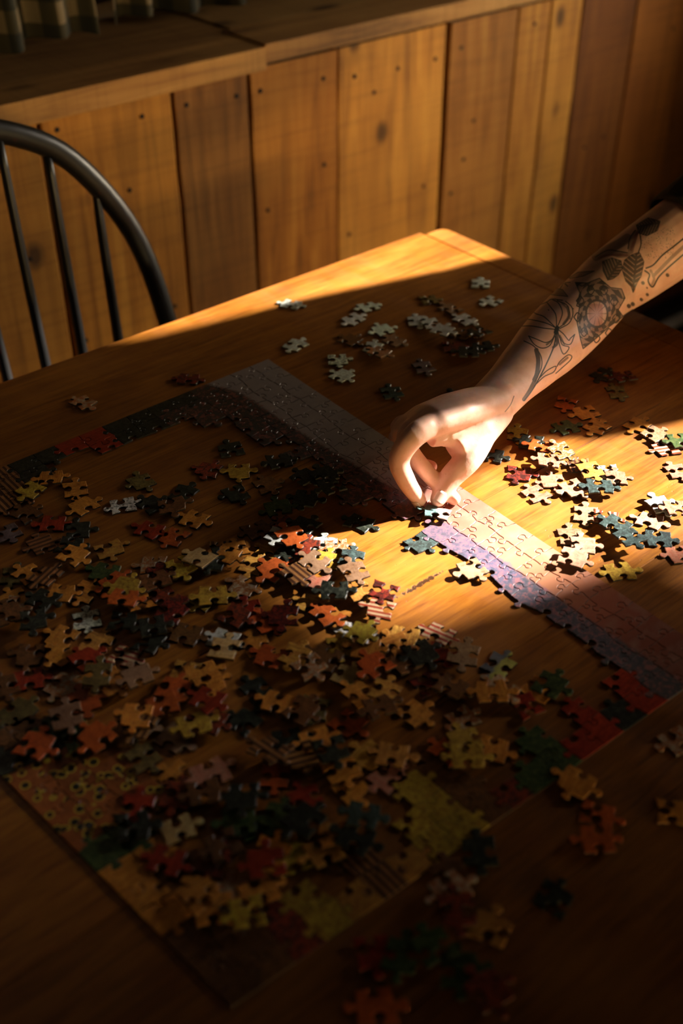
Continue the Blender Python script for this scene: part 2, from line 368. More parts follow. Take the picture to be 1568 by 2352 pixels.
obj('curtain_rod', tube([(-.9, .0, .72), (1.0, .0, .72)], .008, 12), M_ROD, cur)

# the window the sun comes through (right wall, out of frame)
XW = 1.95
wr = struct(empty('wall_right'))
M_PLASTER = simple('dark_plaster', (0.10, 0.07, 0.045), 0.9)
def wr_box(y0, y1, z0, z1): obj('wall_panel', box(XW, XW + .08, y0, y1, z0, z1), M_PLASTER, wr)
WY0, WY1, WZ0, WZ1 = -1.30, -0.43, 0.98, 2.02
wr_box(-3.2, WY0, 0, 3.2); wr_box(WY1, .70, 0, 3.2); wr_box(WY0, WY1, 0, WZ0); wr_box(WY0, WY1, WZ1, 3.2)
wn = struct(empty('window_1'))
M_FRAME = simple('painted_window_frame', (0.25, 0.18, 0.11), 0.6)
obj('mullion', box(XW + .02, XW + .06, -1.252, -1.228, WZ0, WZ1), M_FRAME, wn)
obj('window_frame', box(XW - .01, XW + .09, WY0 - .04, WY0, WZ0 - .04, WZ1 + .04), M_FRAME, wn)
obj('window_frame', box(XW - .01, XW + .09, WY1, WY1 + .04, WZ0 - .04, WZ1 + .04), M_FRAME, wn)
obj('window_head_and_blocker', box(XW - .01, XW + .09, WY0, WY1, WZ1, WZ1 + .04), M_FRAME, wn)
obj('window_head_and_blocker', box(XW + .0, XW + .08, WY0, -1.240, 1.855, WZ1), M_FRAME, wn)  # added unseen blocker over the narrow pane, cuts the sun streak short
obj('window_sill', box(XW - .06, XW + .09, WY0 - .04, WY1 + .04, WZ0 - .04, WZ0), M_FRAME, wn)

M_BLOCKER = simple('sun_blocker_cloth', (0.12, 0.09, 0.06), 0.9)  # added unseen panel, keeps the sun off the far left tabletop
bl = empty('window_sun_blocker', (XW - .03, -.66, 2.03)); tag(bl, 'dark cloth blind added out of view to block part of the sun', 'sun_blocker')
obj('sun_blocker_cloth', box(-.002, .002, -.25, .25, -.14, 0), M_BLOCKER, bl)
obj('sun_blocker_roller', tube([(0, -.26, .01), (0, .26, .01)], .014, 12), M_BLOCKER, bl)

# baseboard heater
M_HEAT = simple('black_heater_paint', (0.012, 0.01, 0.008), 0.6); M_ALU = simple('pale_enamel', (0.80, 0.84, 0.86), 0.4, 0.0, bumps=0)
he = empty('baseboard_heater', (1.5, .37, 0)); tag(he, 'low baseboard heater with a pale metal lip at the foot of the plank wall', 'heater')
obj('casing', box(-1.1, .5, -.02, .029, 0.0, .085, .004), M_HEAT, he)
obj('metal_lip', box(-1.1, .5, -.045, -.0205, .050, .066, .002), M_ALU, he)

# ------------------------------------------------------------------ table
XE, XS = 0.476, 0.430
tb = empty('dining_table', (-.4, -.55, 0)); tag(tb, 'large varnished wooden dining table with a rounded end board, puzzle spread on it', 'table')
OFF = Vector((.4, .55, 0))
def tpart(name, bm, m, tone=0.0):
    bmesh.ops.translate(bm, verts=bm.verts[:], vec=OFF); o = obj(name, bm, m, tb, smooth=False); o['tone'] = tone; return o
seams = [0.0, -.185, -.345, -.505, -.667, -.84, -1.0, -1.13]
rt = random.Random(2)
for i in range(len(seams) - 1):
    bm = box(-1.55, XS - .0006, seams[i + 1] + .00008, seams[i] - .00008, TZ - .036, TZ)
    es = [e for e in bm.edges if all(abs(v.co.z - TZ) < 1e-5 for v in e.verts) and abs(e.verts[0].co.x - e.verts[1].co.x) > 1]
    bmesh.ops.bevel(bm, geom=es, offset=.0003 if i not in (3, 4) else .0008, segments=2, affect='EDGES')
    if i == 0:
        es = [e for e in bm.edges if all(v.co.y > -.0015 and v.co.z > TZ - .01 for v in e.verts) and abs(e.verts[0].co.x - e.verts[1].co.x) > 1]
        bmesh.ops.bevel(bm, geom=es, offset=.006, segments=4, affect='EDGES')
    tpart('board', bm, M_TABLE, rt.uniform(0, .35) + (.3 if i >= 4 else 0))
# breadboard end: rounded corner in plan, rolled edge
bm = bmesh.new(); r0 = .022; ring = [(XS + .0006, 0.0)]
for k in range(7):
    a = math.pi / 2 * k / 6; ring.append((XE - r0 + r0 * math.sin(a), -r0 + r0 * math.cos(a)))
for k in range(7):
    a = math.pi / 2 * k / 6; ring.append((XE - r0 + r0 * math.cos(a), -1.13 + r0 - r0 * math.sin(a)))
ring.append((XS + .0006, -1.13))
vb = [bm.verts.new((x, yy, TZ - .036)) for x, yy in ring]; f = bm.faces.new(vb)
ex = bmesh.ops.extrude_face_region(bm, geom=[f]); vs = [g for g in ex['geom'] if isinstance(g, bmesh.types.BMVert)]
bmesh.ops.translate(bm, verts=vs, vec=(0, 0, .036)); bmesh.ops.recalc_face_normals(bm, faces=bm.faces[:])
es = [e for e in bm.edges if all(abs(v.co.z - TZ) < 1e-5 for v in e.verts) and not all(abs(v.co.x - XS - .0006) < 1e-5 for v in e.verts)]
bmesh.ops.bevel(bm, geom=es, offset=.009, segments=5, affect='EDGES')
es = [e for e in bm.edges if all(abs(v.co.z - TZ) < 1e-5 and abs(v.co.x - XS - .0006) < 1e-5 for v in e.verts)]
bmesh.ops.bevel(bm, geom=es, offset=.0015, segments=2, affect='EDGES')
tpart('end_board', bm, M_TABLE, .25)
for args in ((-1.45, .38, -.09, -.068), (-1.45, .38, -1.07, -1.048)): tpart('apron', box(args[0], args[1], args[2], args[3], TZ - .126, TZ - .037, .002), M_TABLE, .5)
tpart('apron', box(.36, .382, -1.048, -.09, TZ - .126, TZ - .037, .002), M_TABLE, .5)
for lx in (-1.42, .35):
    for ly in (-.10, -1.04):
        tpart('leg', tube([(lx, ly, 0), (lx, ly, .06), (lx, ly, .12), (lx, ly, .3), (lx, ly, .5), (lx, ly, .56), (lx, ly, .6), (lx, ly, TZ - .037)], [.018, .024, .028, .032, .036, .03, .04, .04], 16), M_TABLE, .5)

# ------------------------------------------------------------------ bow-back chair
def chair_mat():
    m, nt, b = mat('worn_black_paint')
    g = nt.nodes.new('ShaderNodeNewGeometry'); f = noise(nt, mapping(nt, g.outputs['Position'], (60, 60, 14)), 1.0, 4, 0.6)
    c = mixc(nt, ramp(nt, f, [(0.66, 0.0), (0.78, 1.0)]), (0.006, 0.0055, 0.005), (0.12, 0.018, 0.012))
    L(nt, c, b.inputs['Base Color']); b.inputs['Roughness'].default_value = 0.38; bump(nt, b, f, 0.2, 0.001); return m
M_CH = chair_mat()
ch = empty('windsor_chair', (-.14, 0, 0)); tag(ch, 'black bow-back wooden chair with thin spindles tucked under the table far side', 'chair')
bow = [(-.255, .16, .455), (-.262, .165, .55), (-.258, .178, .66), (-.228, .195, .79), (-.155, .204, .90), (-.075, .207, .95), (0, .208, .964), (.075, .207, .95), (.155, .204, .90), (.228, .195, .79), (.258, .178, .66), (.262, .165, .55), (.255, .16, .455)]
bow = [(x * .96, yy, z - .004) for x, yy, z in bow]
obj('bow', tube(catmull(bow, 6), .0112, 12, flat=1.3, side=(0, 1, 0)), M_CH, ch, smooth=True)
def bowz(x):
    pts = catmull(bow, 6); best = min((p for p in pts if p.z > .7), key=lambda p: abs(p.x - x)); return best
for k in range(-3, 4):
    xt = k * .0595; pt = bowz(xt); xb = k * .052
    pts = [Vector((xb, .15, .455)), Vector((xb * .6 + xt * .4, .17, .60)), Vector((xb * .3 + xt * .7, .19, .78)), Vector((xt, .204, pt.z - .004))]
    obj('spindle', tube(catmull(pts, 4), [.0085 - .003 * (j / 12) for j in range(13)], 10), M_CH, ch, smooth=True)
bm = bmesh.new(); ring = []
for k in range(28):
    a = 2 * math.pi * k / 28; ring.append(((.25 + .012 * math.sin(a)) * math.cos(a), -.035 + .215 * math.sin(a)))
vb = [bm.verts.new((x, yy, .432)) for x, yy in ring]; f = bm.faces.new(vb)
ex = bmesh.ops.extrude_face_region(bm, geom=[f]); bmesh.ops.translate(bm, verts=[g for g in ex['geom'] if isinstance(g, bmesh.types.BMVert)], vec=(0, 0, .03))
bmesh.ops.recalc_face_normals(bm, faces=bm.faces[:]); bmesh.ops.bevel(bm, geom=[e for e in bm.edges if abs(e.verts[0].co.z - e.verts[1].co.z) < 1e-5], offset=.008, segments=3, affect='EDGES')
obj('seat', bm, M_CH, ch, smooth=True)
for sx in (-1, 1):
    for sy, ty in ((-.16, -.23), (.10, .19)):
        obj('leg', tube([(sx * .15, sy, .44), (sx * .17, sy + (ty - sy) * .35, .29), (sx * .185, sy + (ty - sy) * .6, .18), (sx * .205, ty, 0)], [.014, .019, .015, .011], 10), M_CH, ch, smooth=True)
    obj('stretcher', tube([(sx * .176, -.19, .24), (sx * .178, -.02, .235), (sx * .176, .14, .24)], [.008, .013, .008], 10), M_CH, ch, smooth=True)
obj('stretcher', tube([(-.176, -.02, .235), (0, -.02, .233), (.176, -.02, .235)], [.008, .012, .008], 10), M_CH, ch, smooth=True)

# ------------------------------------------------------------------ jigsaw pieces
KN = [(0, 0), (.20, .022), (.36, .012), (.425, .05), (.395, .12), (.365, .19), (.42, .262), (.50, .283), (.585, .26), (.635, .19), (.605, .12), (.57, .05), (.64, .014), (.80, .018), (1, 0)]
def knob_edge(p0, p1, sgn, r, straight=False, n=2, big=1.0):
    p0 = Vector(p0); p1 = Vector(p1)
    if straight: return [p0.lerp(p1, k / 4) for k in range(5)]
    d = p1 - p0; nrm = Vector((-d.y, d.x)); sh_ = r.uniform(-.07, .07); sc = r.uniform(.95, 1.2) * big; hs = r.uniform(.95, 1.2) * (1 + (big - 1) * .6); bow_ = r.uniform(-.05, .05)
    pts = []
    for t, s in KN:
        tt = .5 + (t - .5) * (hs if .3 < t < .7 else 1.0) + (sh_ if .3 < t < .7 else (sh_ * .5 if 0 < t < 1 else 0))
        pts.append(p0 + d * tt + nrm * (s * sc * sgn + bow_ * math.sin(math.pi * t)))
    q = catmull([(p.x, p.y, 0) for p in pts], n); return [Vector((a.x, a.y)) for a in q]
def inset_poly(poly, d):
    n = len(poly); out = []
    for i in range(n):
        a, b, c = poly[i - 1], poly[i], poly[(i + 1) % n]
        t = (c - a); t = t.normalized() if t.length > 1e-9 else Vector((1, 0)); out.append(b + Vector((-t.y, t.x)) * d)
    return out
TH = .0020
def piece_mesh(name, poly, gap, uvf=None, mats=None):
    area2 = sum(poly[i - 1].x * poly[i].y - poly[i].x * poly[i - 1].y for i in range(len(poly)))
    if area2 < 0: poly = poly[::-1]
    cl = [poly[0]]
    for p in poly[1:]:
        if (p - cl[-1]).length > 2e-4: cl.append(p)
    if (cl[0] - cl[-1]).length < 2e-4: cl.pop()
    o = inset_poly(cl, gap); o2 = inset_poly(cl, gap + .0005); n = len(o)
    verts = [(p.x, p.y, 0) for p in o] + [(p.x, p.y, TH - .0005) for p in o] + [(p.x, p.y, TH) for p in o2]
    faces = [tuple(range(2 * n, 3 * n))] + [tuple(range(n - 1, -1, -1))]
    for r_ in (0, 1):
        for i in range(n): j = (i + 1) % n; faces.append((r_ * n + i, r_ * n + j, (r_ + 1) * n + j, (r_ + 1) * n + i))
    me = bpy.data.meshes.new(name); me.from_pydata(verts, [], faces)
    if uvf:
        uvl = me.uv_layers.new(name='picture'); co = [uvf(Vector((v[0], v[1]))) for v in verts]
        for lp in me.loops: uvl.data[lp.index].uv = co[lp.vertex_index]
    return me

# -- the joined border
cA, cB, cC, cD = [Vector(v) for v in ((.043, -.153), (.024, -.786), (-.453, -.769), (-.512, -.157))]
NI, NJ = 27, 20
rj = random.Random(11)
def q2w(s, t): return (cA * (1 - s) + cB * s) * (1 - t) + (cD * (1 - s) + cC * s) * t
grid = {}
for i in range(NI + 1):
    for j in range(NJ + 1):
        s = i / NI; t = j / NJ
        if 0 < i < NI: s += rj.uniform(-.10, .10) / NI
        if 0 < j < NJ: t += rj.uniform(-.10, .10) / NJ
        grid[i, j] = q2w(s, t)
he_, ve_ = {}, {}
for i in range(NI + 1):
    for j in range(NJ):
        he_[i, j] = knob_edge(grid[i, j], grid[i, j + 1], rj.choice((-1, 1)), rj, i in (0, NI))     # along t
for i in range(NI):
    for j in range(NJ + 1):
        ve_[i, j] = knob_edge(grid[i, j], grid[i + 1, j], rj.choice((-1, 1)), rj, j in (0, NJ))     # along s
cells = set()
ab = [4, 6, 5, 4, 4, 4, 3, 4, 3, 4, 3, 4, 3, 3, 3, 4, 3, 3, 3, 3, 3, 3, 3, 3, 3, 3, 3]
for i, k in enumerate(ab): cells |= {(i, j) for j in range(k)}
cells |= {(0, j) for j in range(NJ)}
cells |= {(1, j) for j in (6, 7, 8, 11, 12, 13, 14, 17, 18, 19)} | {(2, 12), (2, 13)}
cells |= {(i, NJ - 1) for i in range(NI)} | {(i, NJ - 2) for i in (14, 15, 16, 17, 18, 19, 20, 21, 23, 24, 25)} | {(i, NJ - 3) for i in (17, 18, 19)}
cells |= {(NI - 1, j) for j in range(NJ)} | {(NI - 2, j) for j in (3, 5, 7, 10, 11, 12, 14, 16, 17, 18)} | {(NI - 3, 10), (NI - 3, 11)}
HELD = (14, 2); cells.discard(HELD)
COL = dict(
    o=((.56, .19, .028), (.76, .34, .06), 'orange wood-grain', 'grain'), a=((.70, .36, .07), (.42, .16, .035), 'golden tan', 'grain'),
    d=((.012, .014, .010), (.05, .055, .04), 'near-black', 'mottle'), r=((.40, .045, .015), (.22, .018, .008), 'deep red', 'grain'),
    e=((.60, .12, .025), (.40, .075, .015), 'red-orange', 'mottle'), b=((.20, .085, .028), (.09, .035, .012), 'brown', 'mottle'),
    y=((.55, .38, .05), (.32, .16, .025), 'mustard yellow', 'mottle'), w=((.72, .80, .74), (.50, .50, .42), 'pale grey-white', 'mottle'),
    g=((.035, .065, .022), (.10, .13, .04), 'dark green', 'mottle'), p=((.50, .145, .09), (.50, .25, .16), 'salmon pink', 'grain'),
    m=((.42, .14, .035), (.48, .44, .33), 'orange-and-white', 'mottle'), k=((.32, .11, .055), (.44, .27, .16), 'brick-patterned', 'brick'),
    s=((.38, .17, .06), (.08, .03, .015), 'brown striped', 'stripe'), c=((.62, .46, .20), (.50, .30, .10), 'cream', 'grain'),
    t=((.03, .042, .038), (.07, .11, .105), 'dark teal speckled', 'mottle'), l=((.20, .14, .15), (.12, .08, .08), 'lilac grey', 'grain'),
    x=((.05, .012, .010), (.30, .035, .02), 'black-and-red', 'mottle'), v=((.20, .15, .045), (.08, .06, .02), 'olive', 'mottle'),
    n=((.36, .21, .12), (.24, .12, .06), 'beige', 'mottle'), f=((.50, .22, .14), (.54, .33, .21), 'pale peach', 'grain'),
    z=((.40, .06, .03), (.62, .42, .25), 'red striped', 'stripe'), q=((.40, .12, .03), (.018, .022, .012), 'sunflower-printed', 'flower'),
    u=((.42, .40, .10), (.17, .18, .20), 'yellow-and-grey', 'split'), j=((.72, .74, .66), (.03, .025, .02), 'white-and-black', 'mottle'),
    h=((.30, .05, .02), (.02, .02, .018), 'dark rust', 'mottle'))
border = empty('jigsaw_border', (0, -.45, TZ)); tag(border, 'joined rectangular border of an unfinished jigsaw with a sky strip along one long side', 'jigsaw puzzle')
def border_code(i, j):
    if (i, j) == (15, 3): return 't'
    if j < 7 and ab[i] > j: return 'SKY'
    if i <= 2:
        return {5: 'd', 6: 'd', 7: 'd', 8: 'r', 9: 'r', 10: 'd', 11: 'd', 12: 's', 13: 's', 14: 'd', 15: 'g', 16: 'g', 17: 'e', 18: 'e', 19: 'b'}.get(j, 'd')
    if i >= NI - 3:
        return {3: 'r', 4: 'd', 5: 'r', 6: 'r', 7: 'g', 8: 'g', 9: 'h', 10: 'b', 11: 'y', 12: 'y', 13: 'a', 14: 's', 15: 'a', 16: 'y', 17: 'h', 18: 'b', 19: 'b'}.get(j, 'b')
    return 'bbbegbgbeebdbdbdqqqqgooooss'[i] if i < 27 else 'b'
for (i, j) in sorted(cells):
    poly = he_[i, j][:-1] + ve_[i, j + 1][:-1] + he_[i + 1, j][::-1][:-1] + ve_[i, j][::-1][:-1]
    ctr = (grid[i, j] + grid[i + 1, j] + grid[i, j + 1] + grid[i + 1, j + 1]) / 4
    poly = [p - ctr for p in poly]
    code = border_code(i, j)
    def uvf(p, i=i, j=j, ctr=ctr):
        w = p + ctr; return ((-.153 - w.y) / .633, (.043 - .019 * (-.153 - w.y) / .633 - w.x) / .0245)
    me = piece_mesh('puzzle_piece', poly, .00016, uvf)
    o = obj('puzzle_piece', me, M_SKY if code == 'SKY' else PM[COL[code][3]], border, (ctr.x, ctr.y + .45, .0002), smooth=False)
    if code != 'SKY':
        kk = rj.uniform(.75, 1.15); o.color = tuple(c * kk for c in COL[code][0]) + (1,); o['second'] = COL[code][1]

# -- loose pieces: photo position, print code
LOOSE = """669,698,j 847,704,w 812,731,w 677,793,w 775,824,j 785,863,w 803,780,b 881,757,w 905,781,n 858,797,w 872,813,m 1104,652,w 1128,690,w 971,842,l 900,900,t
958,736,w 990,748,w 1036,708,n 1068,733,w 1062,765,b 1100,765,d 1110,795,d 1040,795,h 1075,812,d 985,688,v 1050,912,d 1016,768,w
1385,858,d 1432,868,x 1418,900,v 1300,925,e 1345,945,o 1190,997,y 1218,1020,d 1300,982,g 1370,980,o 1465,975,o 1500,1000,n 1130,1045,d 1240,1035,e 1188,1085,x
1285,1052,m 1258,1070,p 1330,1075,s 1400,1083,j 1412,1103,p 1352,1090,a 1268,1105,p 1318,1125,f 1232,1132,p 1375,1128,t 1528,1030,z 1556,1082,p 1560,1015,g
1345,1180,k 1390,1192,z 1412,1216,t 1440,1250,t 1512,1238,t 1492,1195,f 1512,1165,w 1552,1178,p 1308,1232,n 1335,1258,f 1310,1292,f 1425,1312,y 1562,1272,p 1085,1308,k
530,1032,d 550,1080,y 612,1112,b 640,1062,d 700,1098,d 745,1100,d 762,1132,d 700,1142,d 640,1165,g 480,1078,h 540,1132,d 825,1200,d 590,1215,b 660,1205,h 700,1212,d
192,923,m 432,870,x 325,1105,v 283,1160,j 345,1157,d 420,1132,d 392,1165,b 445,1192,o 340,1217,r 400,1232,e 172,1122,o 192,1160,o 118,1100,o 72,1128,y 62,1180,b 122,1202,r 18,1222,l
96,1250,s 178,1218,d 160,1256,d 249,1260,a 166,1288,o 29,1320,v 66,1323,o 104,1332,s 242,1314,g 198,1359,o 140,1368,o 265,1339,e 290,1360,y 32,1374,o 45,1392,m 20,1422,b 102,1386,d
287,1390,e 318,1388,o 198,1422,j 80,1437,d 280,1431,d 385,1371,h 395,1412,x 143,1464,o 220,1476,a 70,1502,b 145,1508,o 198,1526,r 283,1505,z 341,1482,d 67,1560,r 145,1574,m 225,1566,v
257,1574,o 319,1570,k 427,1540,a 399,1587,e 376,1628,e 191,1615,e 38,1634,v 8,1582,b 462,1552,o 351,1298,m 380,1318,x 415,1310,y 460,1300,c 472,1378,y 118,1678,g 320,1660,o 360,1342,b
508,1258,s 541,1266,o 625,1263,a 520,1284,o 580,1300,a 630,1314,e 490,1297,d 668,1274,d 640,1240,w 670,1249,e 744,1254,j 772,1262,m 706,1268,h 722,1304,k 752,1292,y 805,1293,t
719,1338,p 811,1329,n 824,1364,a 676,1332,s 716,1386,a 767,1370,d 878,1372,x 877,1413,z 490,1372,y 559,1345,m 572,1401,r 537,1418,h 614,1430,e 655,1422,x 751,1418,e 818,1452,j
512,1468,w 590,1484,o 515,1495,c 624,1512,e 676,1516,a 779,1490,y 842,1500,o 827,1474,y 480,1580,o 862,1546,e 800,1560,c 712,1548,m 748,1520,b 591,1585,d 639,1618,o 722,1622,v
824,1606,o 476,1625,r 800,1660,e 926,1458,a 914,1487,o 1008,1454,z 1022,1500,r 1066,1513,n 1146,1526,u 966,1510,d 1237,1582,o 1262,1576,g 1208,1628,r 1148,1592,m 1128,1606,o
950,1637,o 1062,1652,m 979,1570,x 1036,1580,b 880,1596,a 1025,1728,e 1132,1720,o 1070,1712,y 1072,1752,y 889,1788,p 850,1732,a 898,1736,a 80,1722,e 180,1700,g 226,1710,e 156,1660,n
322,1676,s 400,1692,k 446,1676,y 482,1668,h 330,1742,v 409,1780,o 482,1780,p 315,1858,r 302,1908,d 409,1908,c 380,1978,r 408,1832,h 468,1828,b 704,1838,r 803,1810,o 632,1782,e
662,1698,d 722,1706,o 592,1898,g 640,1880,g 553,1890,g 672,1970,y 621,1968,o 741,1960,a 534,2064,m 592,2058,o 573,2112,y 496,2102,o 774,1928,o 832,1890,t 816,1940,d 612,2000,r
496,1978,h 464,2074,o 514,1952,b 690,1740,s 760,1735,d 620,1740,s 780,1770,o 560,1840,d 700,1900,d 870,1640,b 1325,1798,o 1368,1868,e 1372,1932,e 1542,1862,o 1558,1702,m 1100,1958,d
1035,2012,b 1030,2052,m 1270,2062,d 1125,2132,a 1045,2105,h 858,2190,r 862,2312,e 925,2205,g 1000,2192,g 1052,2238,g 1120,2295,h 350,1450,d 430,1455,b 925,1530,b 690,1640,b 560,1660,d"""
GR = {'room': 1}
rl = random.Random(77)
placed = []
items = []
for tok in LOOSE.split():
    a, b_, c_ = tok.split(','); items.append((float(a), float(b_), c_))
def region(x, y):
    if x > 1270 and y > 1640 or (x > 820 and y > 1990 and x + y > 2950): return 'outside the near border', 'loose puzzle pieces outside the near border'
    if y > 1995 and x > 800: return 'outside the near border', 'loose puzzle pieces outside the near border'
    if y < 950 and 600 < x < 1200: return 'beyond the sky strip', 'pale loose puzzle pieces beyond the border'
    if y < 950 and x >= 1200: return 'in shade under the forearm', 'loose puzzle pieces right of the hand'
    if y < 950: return 'alone near the chair', 'loose puzzle pieces by the far border'
    if x > 1080 and y < 1335: return 'right of the hand', 'loose puzzle pieces right of the hand'
    if x > 930 and y < 1335: return 'against the sky strip', 'loose puzzle pieces right of the hand'
    if y < 1235 and x > 300: return 'in shadow left of the hand', 'loose puzzle pieces in the hand shadow'
    if y < 1235: return 'left edge of the heap', 'loose puzzle pieces in the heap'
    if y < 1480: return ('far left of the heap' if x < 420 else 'sunlit far side of the heap'), 'loose puzzle pieces in the heap'
    if y < 1720: return ('mid left of the heap' if x < 420 else 'middle of the heap' if x < 880 else 'right end of the heap'), 'loose puzzle pieces in the heap'
    return 'near end of the heap', 'loose puzzle pieces in the heap'
def rel(a, b):
    dx, dy = a[0] - b[0], a[1] - b[1]
    if abs(dx) > 1.6 * abs(dy): return 'right of' if dx > 0 else 'left of'
    if abs(dy) > 1.6 * abs(dx): return 'below' if dy > 0 else 'above'
    return ('lower' if dy > 0 else 'upper') + ('-right of' if dx > 0 else '-left of')
labels = {}
def make_label(k):
    x, y, c = items[k]; reg = region(x, y)[0]
    near = sorted((i for i in range(len(items)) if i != k), key=lambda i: (items[i][0] - x) ** 2 + (items[i][1] - y) ** 2)[:6]
    for i1 in near[:3]:
        for i2 in near:
            if i2 == i1 or items[i2][2] == items[i1][2]: continue
            s = f"{COL[c][2]} puzzle piece {rel(items[k], items[i1])} a {COL[items[i1][2]][2]} one and {rel(items[k], items[i2])} a {COL[items[i2][2]][2]} one, {reg}"
            if len(s.split()) > 16: s = f"{COL[c][2]} puzzle piece {rel(items[k], items[i1])} {COL[items[i1][2]][2]}, {rel(items[k], items[i2])} {COL[items[i2][2]][2]}, {reg}"
            if len(s.split()) > 16: s = f"{COL[c][2]} piece {rel(items[k], items[i1])} {COL[items[i1][2]][2]}, {rel(items[k], items[i2])} {COL[items[i2][2]][2]}, {reg}"
            if s not in labels and len(s.split()) <= 16: labels[s] = k; return s
    s = f"{COL[c][2]} puzzle piece {reg}"; labels[s] = k; return s
def loose_poly(r, edge=False):
    s = .0110; j = lambda: r.uniform(-.0014, .0014)
    cn = [Vector((-s * 1.06 + j(), -s + j())), Vector((s * 1.06 + j(), -s + j())), Vector((s * 1.06 + j(), s + j())), Vector((-s * 1.06 + j(), s + j()))]
    p = r.random()
    sg = (1, -1, 1, -1) if p < .5 else (1, 1, -1, -1) if p < .68 else (1, -1, -1, -1) if p < .84 else (1, 1, 1, -1)
    poly = []
    for k in range(4):
        poly += knob_edge(cn[k], cn[(k + 1) % 4], -sg[k], r, edge and k == 0, 2, 1.22)[:-1]
    return poly
for k, (x, y, c) in enumerate(items):
    w = P(x, y, .002); xy = Vector((w.x, w.y))
    lay = [q for q in placed if (q[0] - xy).length < .0255]
    z = 0.0; tx = ty = 0.0
    if lay:
        top = max(q[1] for q in lay); z = top + TH + .0002
        dmin = min((q[0] - xy).length for q in lay)
        if z > .0085: z = rl.choice((.0044, .0066, .0022))
        tx, ty = rl.uniform(-.07, .07), rl.uniform(-.07, .07)
        if abs(tx) + abs(ty) > .02: z += .0009
    bi, bj = (-.153 - xy.y) / .0234, 0
    placed.append((xy, z))
    # rest on the joined border where it lies over it
    s_ = (-.153 - xy.y) / .633; xl = .043 - .019 * s_
    def occ(qx, qy):
        s1 = (-.153 - qy) / .633; t1 = (.043 - .019 * s1 - qx) / (.555 - .078 * s1)
        return 0 <= s1 < 1 and 0 <= t1 < 1 and (int(s1 * NI), int(t1 * NJ)) in cells
    if z < TH and any(occ(xy.x + a_, xy.y + b2) for a_ in (-.013, 0, .013) for b2 in (-.013, 0, .013)): z = TH + .0004; placed[-1] = (xy, z)
    edge = c == 'c'
    me = piece_mesh('puzzle_piece', loose_poly(rl, edge), .0001)
    o = obj('puzzle_piece', me, PM[COL[c][3]], None, (xy.x, xy.y, TZ + z + .0002), (tx, ty, rl.uniform(0, 6.28)))
    kk = rl.uniform(.8, 1.15); kk2 = rl.uniform(.9, 1.1)
    o.color = (COL[c][0][0] * kk, COL[c][0][1] * kk * kk2, COL[c][0][2] * kk, 1); o['second'] = COL[c][1]
    tag(o, make_label(k), 'puzzle piece', region(x, y)[1])

# ------------------------------------------------------------------ the person's arm and hand
def skin_mat():
    m, nt, b = mat('tattooed_skin')
    g = nt.nodes.new('ShaderNodeNewGeometry').outputs['Position']
    at = nt.nodes.new('ShaderNodeAttribute'); at.attribute_name = 'ink'
    s = nt.nodes.new('ShaderNodeSeparateColor'); L(nt, at.outputs['Color'], s.inputs[0])
    f = noise(nt, g, 60, 3); base = mixc(nt, ramp(nt, f, [(0.4, 0.0), (0.65, 1.0)]), (0.70, 0.40, 0.29), (0.80, 0.50, 0.38))
    sp = ramp(nt, noise(nt, g, 420, 1), [(0.74, 0.0), (0.78, 0.35)]); base = mixc(nt, sp, base, (0.35, 0.13, 0.07))
    c = mixc(nt, s.outputs[1], base, (0.40, 0.10, 0.09))
    c = mixc(nt, s.outputs[0], c, (0.028, 0.030, 0.028))
    L(nt, c, b.inputs['Base Color']); b.inputs['Roughness'].default_value = 0.48
    b.inputs['Subsurface Weight'].default_value = 0.25; b.inputs['Subsurface Radius'].default_value = (1.0, 0.25, 0.1); b.inputs['Subsurface Scale'].default_value = 0.006
    bump(nt, b, noise(nt, g, 700, 3), 0.12, 0.0006); return m
M_SKIN = skin_mat()
def pv(x, y, z): q = P(x, y, z); return q
W = pv(1125, 930, .065); EL = pv(1395, 657, .083); SH = pv(1800, 372, .185)
bm = bmesh.new()
wid = Vector((.30, .80, -.45))           # across the palm, thumb side to little-finger side
im, ip, idp, it = pv(962, 992, .080), pv(917, 1052, .056), pv(933, 1105, .034), pv(962, 1148, .011)
across = Vector((.030, .058, -.034))
# forearm and upper arm
fa = [W + (W - EL) * -.0, W.lerp(EL, .14), W.lerp(EL, .35), W.lerp(EL, .6), W.lerp(EL, .82), EL, EL.lerp(SH, .15), EL.lerp(SH, .45), EL.lerp(SH, .8), SH]
tube(catmull(fa, 3), [ (a, b_) for a, b_ in [(.0200, .0250), (.0202, .0252), (.0204, .0256), (.0210, .026), (.0230, .0275), (.0255, .0300), (.028, .032), (.031, .035), (.033, .037), (.0345, .038), (.035, .0385), (.0355, .0385), (.0355, .038), (.0355, .038), (.0355, .038), (.037, .039), (.038, .040), (.039, .041), (.040, .042), (.041, .043), (.042, .044), (.044, .045), (.046, .047), (.048, .048), (.049, .049), (.050, .050), (.050, .050), (.050, .050)]], 28, bm)
